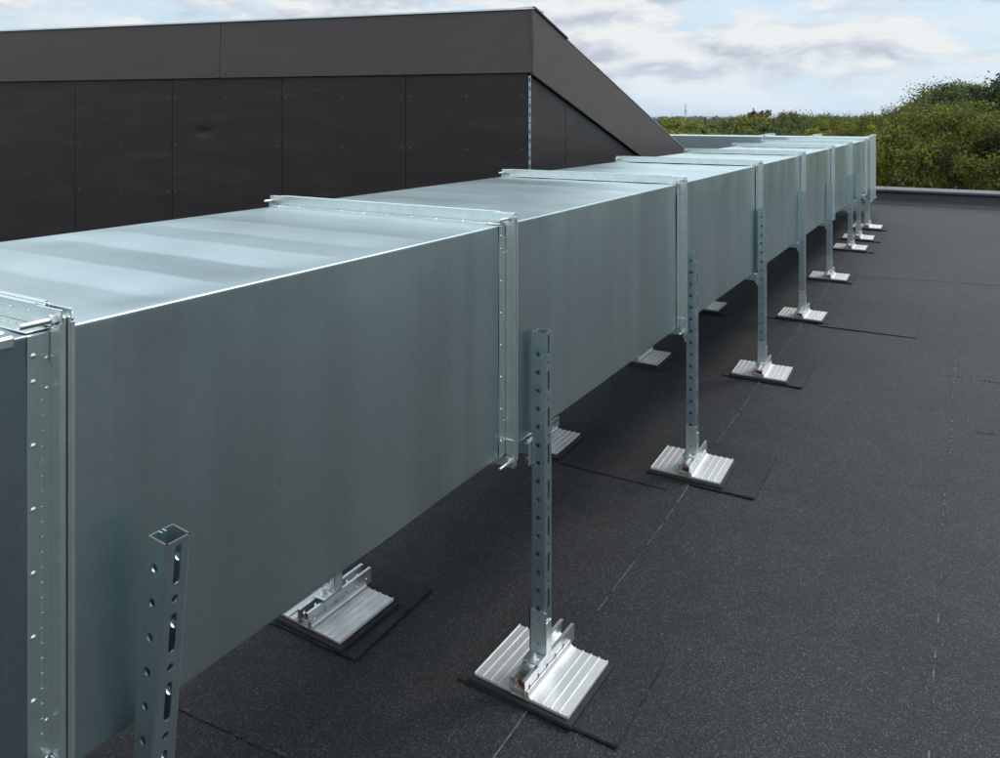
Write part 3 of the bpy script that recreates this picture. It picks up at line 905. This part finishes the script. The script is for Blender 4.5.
def limb(mb, p, q, r0, r1, seg=5, rr=random, wig=.1):
    p = Vector(p); q = Vector(q); L = (q-p).length; prev = p; pr = r0; pts = [p]
    for i in range(1, seg+1):
        t = i/seg; c = p.lerp(q, t)+Vector((rr.uniform(-1, 1), rr.uniform(-1, 1), rr.uniform(-.4, .4)))*L*wig*(t*(1-t)*2+.08)
        r = r0+(r1-r0)*t
        mb.cyl(prev, c, pr, 7, r, False); prev, pr = c, r; pts.append(c)
    return pts
def make_tree_meshes(seed, H, RW, base, nleaf, leaf, kind='round', stems=1):
    """returns (trunk mesh, crown mesh); local origin at the foot"""
    rr = random.Random(seed); g = np.random.default_rng(seed)
    mb = MB(); tips = []
    for s in range(stems):
        off = Vector((rr.uniform(-1, 1), rr.uniform(-1, 1), 0))*(RW*.45 if stems > 1 else .05)
        top = off*1.3+Vector((rr.uniform(-.2, .2)*RW, rr.uniform(-.2, .2)*RW, H*rr.uniform(.78, .93)))
        pts = limb(mb, off*.6, top, H*.022/(stems**.5), H*.004, 8, rr, .05)
        for k in range(2, 9):
            for _ in range(3):
                p = pts[k]; 
                if p.z < base*.8: 
                    if rr.random() < .6: continue
                ang = rr.uniform(0, 6.28); rel = max(0, min(1, (p.z-base*.6)/(H-base*.6)))
                ln = RW*(.95-.6*rel)*rr.uniform(.6, 1.05) if kind != 'cone' else RW*(1-rel)*rr.uniform(.7, 1)
                q = p+Vector((math.cos(ang)*ln, math.sin(ang)*ln, ln*rr.uniform(.2, .75)))
                q.z = min(q.z, H*.98)
                lp = limb(mb, p, q, H*.008/(stems**.4), H*.0015, 4, rr, .16)
                tips += [lp[2], lp[3], lp[4]]
        tips.append(pts[-1]); tips.append(pts[-2])
    tips = [t for t in tips if t.z > base]
    # clumps: at limb tips plus shell points
    cl = [(t, RW*rr.uniform(.10, .23)) for t in tips]
    nshell = int(len(cl)*.9)
    for _ in range(nshell):
        a = rr.uniform(0, 6.28); u = rr.uniform(-1, 1); k = rr.uniform(.55, 1.0)
        z = base+(H-base)*(.5+.5*u); prof = math.sqrt(max(0.02, 1-u*u)) if kind != 'cone' else max(.06, (1-(u+1)/2))
        if kind == 'column': prof = max(.2, 1-abs(u)**3)
        if rr.random() < .12: k *= 1.22; z += .05*(H-base)
        cl.append((Vector((math.cos(a)*RW*prof*k, math.sin(a)*RW*prof*k, z)), RW*rr.uniform(.09, .20)))
    wts = np.array([c[1]**2 for c in cl]); wts /= wts.sum()
    idx = g.choice(len(cl), nleaf, p=wts)
    C = np.array([tuple(c[0]) for c in cl])[idx]; Rr = np.array([c[1] for c in cl])[idx]
    d = g.normal(size=(nleaf, 3)); d /= np.linalg.norm(d, axis=1)[:, None]
    rad = (g.random(nleaf)**.45)*Rr*g.choice([1, 1, 1, 1.3, 1.7], nleaf)
    P = C+d*rad[:, None]*np.array([1, 1, .8])
    kk = P[:, 2] > base*.75; P = P[kk]; C = C[kk]; Rr = Rr[kk]; n = len(P)
    D = (P-C)/Rr[:, None]
    nrm = g.normal(size=(n, 3))*.8+D; nrm[:, 2] += .35; nrm /= np.linalg.norm(nrm, axis=1)[:, None]
    t = np.cross(nrm, g.normal(size=(n, 3))); t /= np.linalg.norm(t, axis=1)[:, None]
    b = np.cross(nrm, t); sz = leaf*g.uniform(.6, 1.25, n)
    A = t*sz[:, None]; B = b*(sz*.5)[:, None]
    V = np.stack([P-A, P+B-A*.1, P+A, P-B-A*.1], 1).reshape(-1, 3)
    me = bpy.data.meshes.new('crown')
    me.vertices.add(4*n); me.vertices.foreach_set('co', V.ravel().astype('f'))
    me.loops.add(4*n); me.loops.foreach_set('vertex_index', np.arange(4*n, dtype='i'))
    me.polygons.add(n); me.polygons.foreach_set('loop_start', np.arange(0, 4*n, 4, dtype='i')); me.polygons.foreach_set('loop_total', np.full(n, 4, dtype='i'))
    me.update(); me.validate()
    tm = bpy.data.meshes.new('trunk'); tm.from_pydata([tuple(v) for v in mb.v], [], mb.f); tm.polygons.foreach_set('use_smooth', [True]*len(mb.f)); tm.update(); tm.materials.append(M['bark'])
    return tm, me
TM = {}
def variant(key, mat, **kw):
    tm, cm = make_tree_meshes(**kw); cm.materials.append(LM[mat]); TM[key] = (tm, cm, kw['H'])
# near (25-40 m): fine leaves
variant('n1', 'green', seed=1, H=10, RW=2.9, base=3.4, nleaf=56000, leaf=.066)
variant('n2', 'yellow', seed=2, H=8, RW=1.0, base=6.1, nleaf=17000, leaf=.052, stems=3)
variant('n3', 'dark', seed=3, H=9, RW=3.0, base=2.2, nleaf=52000, leaf=.068)
variant('n4', 'olive', seed=4, H=8.5, RW=2.5, base=3.0, nleaf=65000, leaf=.046, stems=3)
variant('n5', 'yellow', seed=12, H=8, RW=1.25, base=5.9, nleaf=24000, leaf=.050, stems=4)
# middle distance
variant('m1', 'olive', seed=5, H=9, RW=3.6, base=1.5, nleaf=30000, leaf=.12)
variant('m2', 'yellow', seed=6, H=8, RW=3.8, base=1.0, nleaf=30000, leaf=.12)
variant('m3', 'dark', seed=7, H=9, RW=2.0, base=1.0, nleaf=9000, leaf=.15, kind='cone')
variant('m4', 'green', seed=8, H=9, RW=3.4, base=1.5, nleaf=30000, leaf=.12)
variant('m5', 'copper', seed=9, H=9.5, RW=3.4, base=2.0, nleaf=14000, leaf=.16)
def tree(key, px, depth, topy, label, name='tree', group=None, rot=0, wide=1.0):
    """stands a tree whose top reaches photo row topy when seen at column px from the camera"""
    tm, cm, H = TM[key]
    X, Y = ray(px, depth); ztop = CAMZ+(116-topy)/790*depth; s = (ztop-GZ)/H
    r = empty(name, (X, Y, GZ), label, 'tree' if name != 'shrub' else 'shrub', group)
    r.scale = (s*wide, s*wide, s); r.rotation_euler = (0, 0, rot)
    for nm, me in (('trunk', tm), ('crown', cm)):
        o = bpy.data.objects.new(nm, me); COL.objects.link(o); o.parent = r
    return r
G1 = 'trees beyond the parapet'; G2 = 'distant trees on the skyline'
near = [
 ('n1', 978, 30, 82, 'tall green tree rising highest right of centre above the parapet', 1.05, .3),
 ('n3', 1001, 27, 84, 'dark green tree cut by the right frame edge', 1.0, 1.1),
 ('n1', 938, 36, 100, 'mid green tree between the duct end and the tallest tree', .9, 2.2),
 ('n2', 884, 25, 125, 'yellow-green leggy bush just right of the duct end', 1.0, .5),
 ('n5', 915, 24, 130, 'yellow-green bush with bare stems low behind the parapet', 1.0, 1.4),
 ('n4', 938, 23, 112, 'olive tree in front of the tallest tree', .95, 2.8),
 ('n4', 963, 22, 118, 'olive-green sunlit tree over the parapet below the tallest tree', .9, 3.4),
 ('n4', 985, 24, 108, 'olive tree before the dark tree at the right edge', 1.0, 4.1),
 ('n3', 966, 29, 108, 'dark tree filling the gap right of the tallest tree', .8, 5.1),
 ('n1', 1016, 32, 84, 'green tree right behind the tallest tree', .85, 5.9),
 ('n4', 958, 34, 88, 'olive crown filling the gap behind the tallest tree', 1.1, 3.3),
 ('n4', 908, 33, 110, 'olive tree stepping down from the tallest tree', .9, 1.2),
 ('n1', 1040, 28, 92, 'green tree just beyond the right frame edge', 1.0, .9),
 ('n4', 862, 33, 124, 'olive tree showing above the far end of the duct', .9, .2),
 ('n2', 842, 38, 121, 'pale leggy tree above the duct left of the end flange', 1.4, 1.9),
 ('n2', 899, 23, 143, 'small yellow-green sapling between the two leggy bushes by the duct end', .9, 2.9),
 ('n2', 936, 24, 139, 'small yellow-green sapling right of the bare-stemmed bush', 1.0, 4.4),
 ('n5', 955, 23, 131, 'yellow-green bush in the middle of the hedge right of the duct', .9, .4),
 ('n2', 974, 22, 150, 'lowest yellow-green sapling peeping over the parapet', 1.0, 5.2),
 ('n5', 992, 25, 127, 'yellow-green bush close to the right frame edge', 1.0, 2.1),
 ('n4', 900, 32, 120, 'olive tree between the duct end and the bare-stemmed bush', .7, 3.9),
 ('n3', 925, 28, 133, 'low dark bush between yellow bushes behind the parapet', .7, 2.4),
 ('n3', 1012, 22, 128, 'low dark bush at the right frame edge above the parapet', .8, .7),
 ('n4', 822, 46, 118, 'loose olive tree on the skyline above the sixth duct joint', .8, .7),
]
for (k, px, d, ty, lab, wd, ro) in near:
    tree(k, px, d, ty, lab, group=G1, rot=ro, wide=wd)
mid = [('m1', 797, 70, 115, 'upright olive tree left of the duct bend', .75), ('m4', 780, 78, 117, 'green tree between the copper tree and the upright olive tree', .8),
 ('m5', 757, 80, 113, 'copper-brown tree on the skyline', .8), ('m2', 742, 62, 124, 'rounded yellow-green tree beneath the copper tree', 1.1),
 ('m1', 722, 85, 123, 'olive tree beside the rounded yellow-green tree', 1.0), ('m3', 705, 110, 120, 'dark conifer right of the mast', .9),
 ('m3', 677, 100, 119, 'dark conifer left of the mast', 1.1), ('m2', 690, 72, 128, 'yellow-green tree below the mast', 1.2),
 ('m2', 662, 66, 126, 'yellow-green tree at the housing slope', 1.1), ('m4', 712, 66, 130, 'low green tree before the conifer', 1.0),
 ('m4', 768, 58, 126, 'low green tree in front of the copper tree', .9), ('m4', 812, 60, 119, 'green tree behind the loose olive tree', .9),
 ('m1', 672, 84, 124, 'olive tree tucked behind the housing slope', 1.0), ('m4', 734, 120, 119, 'far green tree left of the copper tree', 1.0),
 ('m1', 838, 90, 119, 'far olive tree above the duct end', 1.0), ('m4', 872, 80, 118, 'far green tree above the end flange', 1.2),
 ('m1', 895, 75, 117, 'far olive tree left of the tall green tree', 1.2), ('m3', 668, 130, 121, 'small far conifer by the housing slope', 1.0),
 ('m4', 640, 70, 128, 'green tree mostly behind the housing slope', 1.2), ('m4', 790, 130, 118, 'far green tree behind the upright olive tree', 1.4)]
for i, (k, px, d, ty, lab, wd) in enumerate(mid):
    tree(k, px, d, ty, lab, group=G2, rot=i*1.3, wide=wd)
G3 = 'unseen trees added right of the roof to darken the duct side'  # invented out-of-view belt, added so the duct side reflects dark foliage, not sky
for i in range(12):
    az = 47+i*8.5; d = 38+3*math.sin(i*2.3)
    k = ['n1', 'n3', 'n4', 'n1'][i % 4]; tm, cm, H = TM[k]
    X, Y = d*math.sin(R(az)), d*math.cos(R(az))
    r = empty('tree', (X, Y, GZ), 'unseen tree added beyond the right side of the roof for the duct to reflect', 'tree', G3)
    s_ = (GZ*-1+CAMZ+4.2+1.0*math.sin(i*1.7))/H; r.scale = (s_*1.1, s_*1.1, s_); r.rotation_euler = (0, 0, i*.9)
    for nm, me in (('trunk', tm), ('crown', cm)):
        o = bpy.data.objects.new(nm, me); COL.objects.link(o); o.parent = r
# woodland mass between the single trees and the hills (nobody could count it)
rw = random.Random(21); W = MB()
g = np.random.default_rng(5)
allv = []; 
cnt = 0
for _ in range(900):
    d = rw.uniform(150, 900)**1.0; a = rw.uniform(-45, 55); px = None
    X, Y = d*math.sin(R(a)), d*math.cos(R(a)); 
    if Y < 60: continue
    h = rw.uniform(6.0, 8.6)+min(1.0, d/900); r = rw.uniform(3, 6); n = int(190 if d < 400 else 90)
    dd = g.normal(size=(n, 3)); dd /= np.linalg.norm(dd, axis=1)[:, None]; dd[:, 2] = np.abs(dd[:, 2])
    P = np.array([X, Y, GZ+h*.35])+dd*np.array([r, r, h*.65])*g.uniform(.75, 1.03, (n, 1))
    sz = (.55 if d < 400 else 1.1); nrm = dd+g.normal(size=(n, 3))*.5; t = np.cross(nrm, g.normal(size=(n, 3))); t /= np.linalg.norm(t, axis=1)[:, None]
    b = np.cross(nrm, t); b /= np.linalg.norm(b, axis=1)[:, None]
    allv.append(np.stack([P-t*sz, P+b*sz*.7, P+t*sz, P-b*sz*.7], 1).reshape(-1, 3))
V = np.concatenate(allv); n = len(V)//4
me = bpy.data.meshes.new('woodland'); me.vertices.add(4*n); me.vertices.foreach_set('co', V.ravel().astype('f'))
me.loops.add(4*n); me.loops.foreach_set('vertex_index', np.arange(4*n, dtype='i')); me.polygons.add(n)
me.polygons.foreach_set('loop_start', np.arange(0, 4*n, 4, dtype='i')); me.polygons.foreach_set('loop_total', np.full(n, 4, dtype='i')); me.update(); me.validate()
me.materials.append(LM['green']); o = bpy.data.objects.new('woodland', me); COL.objects.link(o)
tag(o, 'distant woodland reading as one green mass below the skyline', 'woodland', kind='stuff')
# undergrowth below the near trees
# mast
X, Y = ray(685.5, 240)
ma = empty('radio_mast', (X, Y, GZ), 'thin pale radio mast standing above the distant trees', 'mast')
mtop = CAMZ+(116-104)/790*240-GZ
mb = MB(); mb.cyl((0, 0, 0), (0, 0, mtop-1.2), .16, 8, .09); mb.build('pole', M['sleeve'], ma)
mb = MB(); mb.cyl((0, 0, mtop-1.2), (0, 0, mtop), .2, 8, .16)
for a in range(3): mb.box(.2*math.cos(a*2.1)-.12, .2*math.cos(a*2.1)+.12, .2*math.sin(a*2.1)-.12, .2*math.sin(a*2.1)+.12, mtop-3.0, mtop-1.6)
mb.build('antenna', M['alu'], ma)

# haze
HZ = True
if HZ:
    mb = MB(); mb.box(-9500, 9500, -3500, 46000, GZ-1.4, 12.0)
    hm = bpy.data.materials.new('haze'); hm.use_nodes = True; nt = hm.node_tree
    for n_ in list(nt.nodes):
        if n_.type != 'OUTPUT_MATERIAL': nt.nodes.remove(n_)
    pv = nt.nodes.new('ShaderNodeVolumePrincipled'); pv.inputs['Color'].default_value = (.80, .88, 1, 1)
    pv.inputs['Density'].default_value = .00022; pv.inputs['Anisotropy'].default_value = .2
    nt.links.new(pv.outputs[0], [n_ for n_ in nt.nodes if n_.type == 'OUTPUT_MATERIAL'][0].inputs['Volume'])
    o = mb.build('haze', hm); o['kind'] = 'stuff'; o['label'] = 'thin pale blue haze over the distance'; o['category'] = 'haze'

# ================================================================== WORLD AND LIGHT
SUN_AZ, SUN_EL = R(32), R(48)          # azimuth from +y towards +x
w = bpy.data.worlds.new('World'); sc.world = w; w.use_nodes = True; nt = w.node_tree
for n_ in list(nt.nodes): nt.nodes.remove(n_)
def wn(t, **k):
    n_ = nt.nodes.new(t)
    for a, b in k.items(): setattr(n_, a, b)
    return n_
out = wn('ShaderNodeOutputWorld'); bg = wn('ShaderNodeBackground'); nt.links.new(bg.outputs[0], out.inputs[0])
sky = wn('ShaderNodeTexSky', sky_type='NISHITA'); sky.sun_disc = False; sky.sun_elevation = SUN_EL; sky.sun_rotation = SUN_AZ
sky.air_density = 1.0; sky.dust_density = 1.2; sky.ozone_density = 1.5
tc = wn('ShaderNodeTexCoord'); sep = wn('ShaderNodeSeparateXYZ'); nt.links.new(tc.outputs['Generated'], sep.inputs[0])
def mth(op, a, b=0.0, c=None):
    n_ = wn('ShaderNodeMath', operation=op)
    for i, x in enumerate((a, b) if c is None else (a, b, c)):
        if isinstance(x, (int, float)): n_.inputs[i].default_value = x
        else: nt.links.new(x, n_.inputs[i])
    return n_.outputs[0]
comb = wn('ShaderNodeCombineXYZ'); nt.links.new(sep.outputs[0], comb.inputs[0]); nt.links.new(sep.outputs[1], comb.inputs[1])
nt.links.new(mth('MULTIPLY', sep.outputs[2], 3.0), comb.inputs[2])
def nz(scale, detail, rough, dist=0, off=(0, 0, 0)):
    mp = wn('ShaderNodeMapping'); mp.inputs['Location'].default_value = off; nt.links.new(comb.outputs[0], mp.inputs[0])
    n_ = wn('ShaderNodeTexNoise'); n_.inputs['Scale'].default_value = scale; n_.inputs['Detail'].default_value = detail
    n_.inputs['Roughness'].default_value = rough; n_.inputs['Distortion'].default_value = dist; nt.links.new(mp.outputs[0], n_.inputs['Vector']); return n_.outputs['Fac']
def rmp(f, stops):
    n_ = wn('ShaderNodeValToRGB'); el = n_.color_ramp.elements
    while len(el) < len(stops): el.new(.5)
    for e, (p, c) in zip(el, stops): e.position = p; e.color = (c, c, c, 1) if isinstance(c, (int, float)) else (*c, 1)
    nt.links.new(f, n_.inputs[0]); return n_.outputs[0]
def mx(f, a, b):
    n_ = wn('ShaderNodeMix', data_type='RGBA')
    if isinstance(f, (int, float)): n_.inputs[0].default_value = f
    else: nt.links.new(f, n_.inputs[0])
    for i, c in ((6, a), (7, b)):
        if isinstance(c, tuple): n_.inputs[i].default_value = (*c, 1)
        else: nt.links.new(c, n_.inputs[i])
    return n_.outputs[2]
CL = 1.0
OFF = (3.1, 1.7, 0)
n1 = nz(5.2, 9, .56, .15, OFF)
n1b = nz(5.2, 9, .56, .15, (OFF[0]+.02, OFF[1]+.01, OFF[2]+.05))     # the same field sampled above, for cloud shading
cover = rmp(n1, [(.455, 0.), (.515, 1.)])
dens = mth('SUBTRACT', n1, n1b)
lit = rmp(mth('ADD', mth('MULTIPLY', dens, 3.6), .5), [(.24, (4.9, 5.3, 6.0)), (.50, (6.3, 6.8, 7.35)), (.74, (7.75, 7.95, 8.05))])
thin = rmp(nz(9, 6, .6, .3, (7, 3, 0)), [(.42, 0.), (.70, .8)])
base = mx(.80, sky.outputs[0], (6.0, 7.5, 8.7))
base = mx(thin, base, (7.3, 7.8, 8.3))
allc = mx(cover, base, lit)
hz = rmp(sep.outputs[2], [(.0, .75), (.07, .0)])
allc = mx(hz, allc, (6.2, 7.4, 8.5))
# the cloud layer is brighter towards the zenith
g_ = wn('ShaderNodeVectorMath', operation='MULTIPLY'); nt.links.new(allc, g_.inputs[0])
r1 = wn('ShaderNodeMapRange', interpolation_type='SMOOTHSTEP'); nt.links.new(sep.outputs[2], r1.inputs[0])
r1.inputs[1].default_value = .10; r1.inputs[2].default_value = .75; r1.inputs[3].default_value = 1.0; r1.inputs[4].default_value = 2.1
nt.links.new(r1.outputs[0], g_.inputs[1]); allc = g_.outputs[0]
nt.links.new(allc, bg.inputs[0]); bg.inputs[1].default_value = .085

sun = bpy.data.lights.new('sun', 'SUN'); sun.energy = 1.15; sun.angle = R(16); sun.color = (1, .95, .88)
so = bpy.data.objects.new('sun', sun); COL.objects.link(so)
dirv = Vector((math.sin(SUN_AZ)*math.cos(SUN_EL), math.cos(SUN_AZ)*math.cos(SUN_EL), math.sin(SUN_EL)))
so.rotation_euler = dirv.to_track_quat('Z', 'Y').to_euler(); so.location = (10, 10, 20)

# ================================================================== CAMERA
cam = bpy.data.cameras.new('camera'); co = bpy.data.objects.new('camera', cam); COL.objects.link(co); sc.camera = co
co.location = (0, 0, CAMZ); co.rotation_euler = (math.pi/2, 0, TH)
cam.sensor_fit = 'HORIZONTAL'; cam.sensor_width = 36; cam.lens = 36*.790; cam.shift_y = -.263
cam.clip_start = .02; cam.clip_end = 90000
sc.view_settings.view_transform = 'Standard'; sc.view_settings.look = 'None'; sc.view_settings.exposure = .38; sc.view_settings.gamma = 1
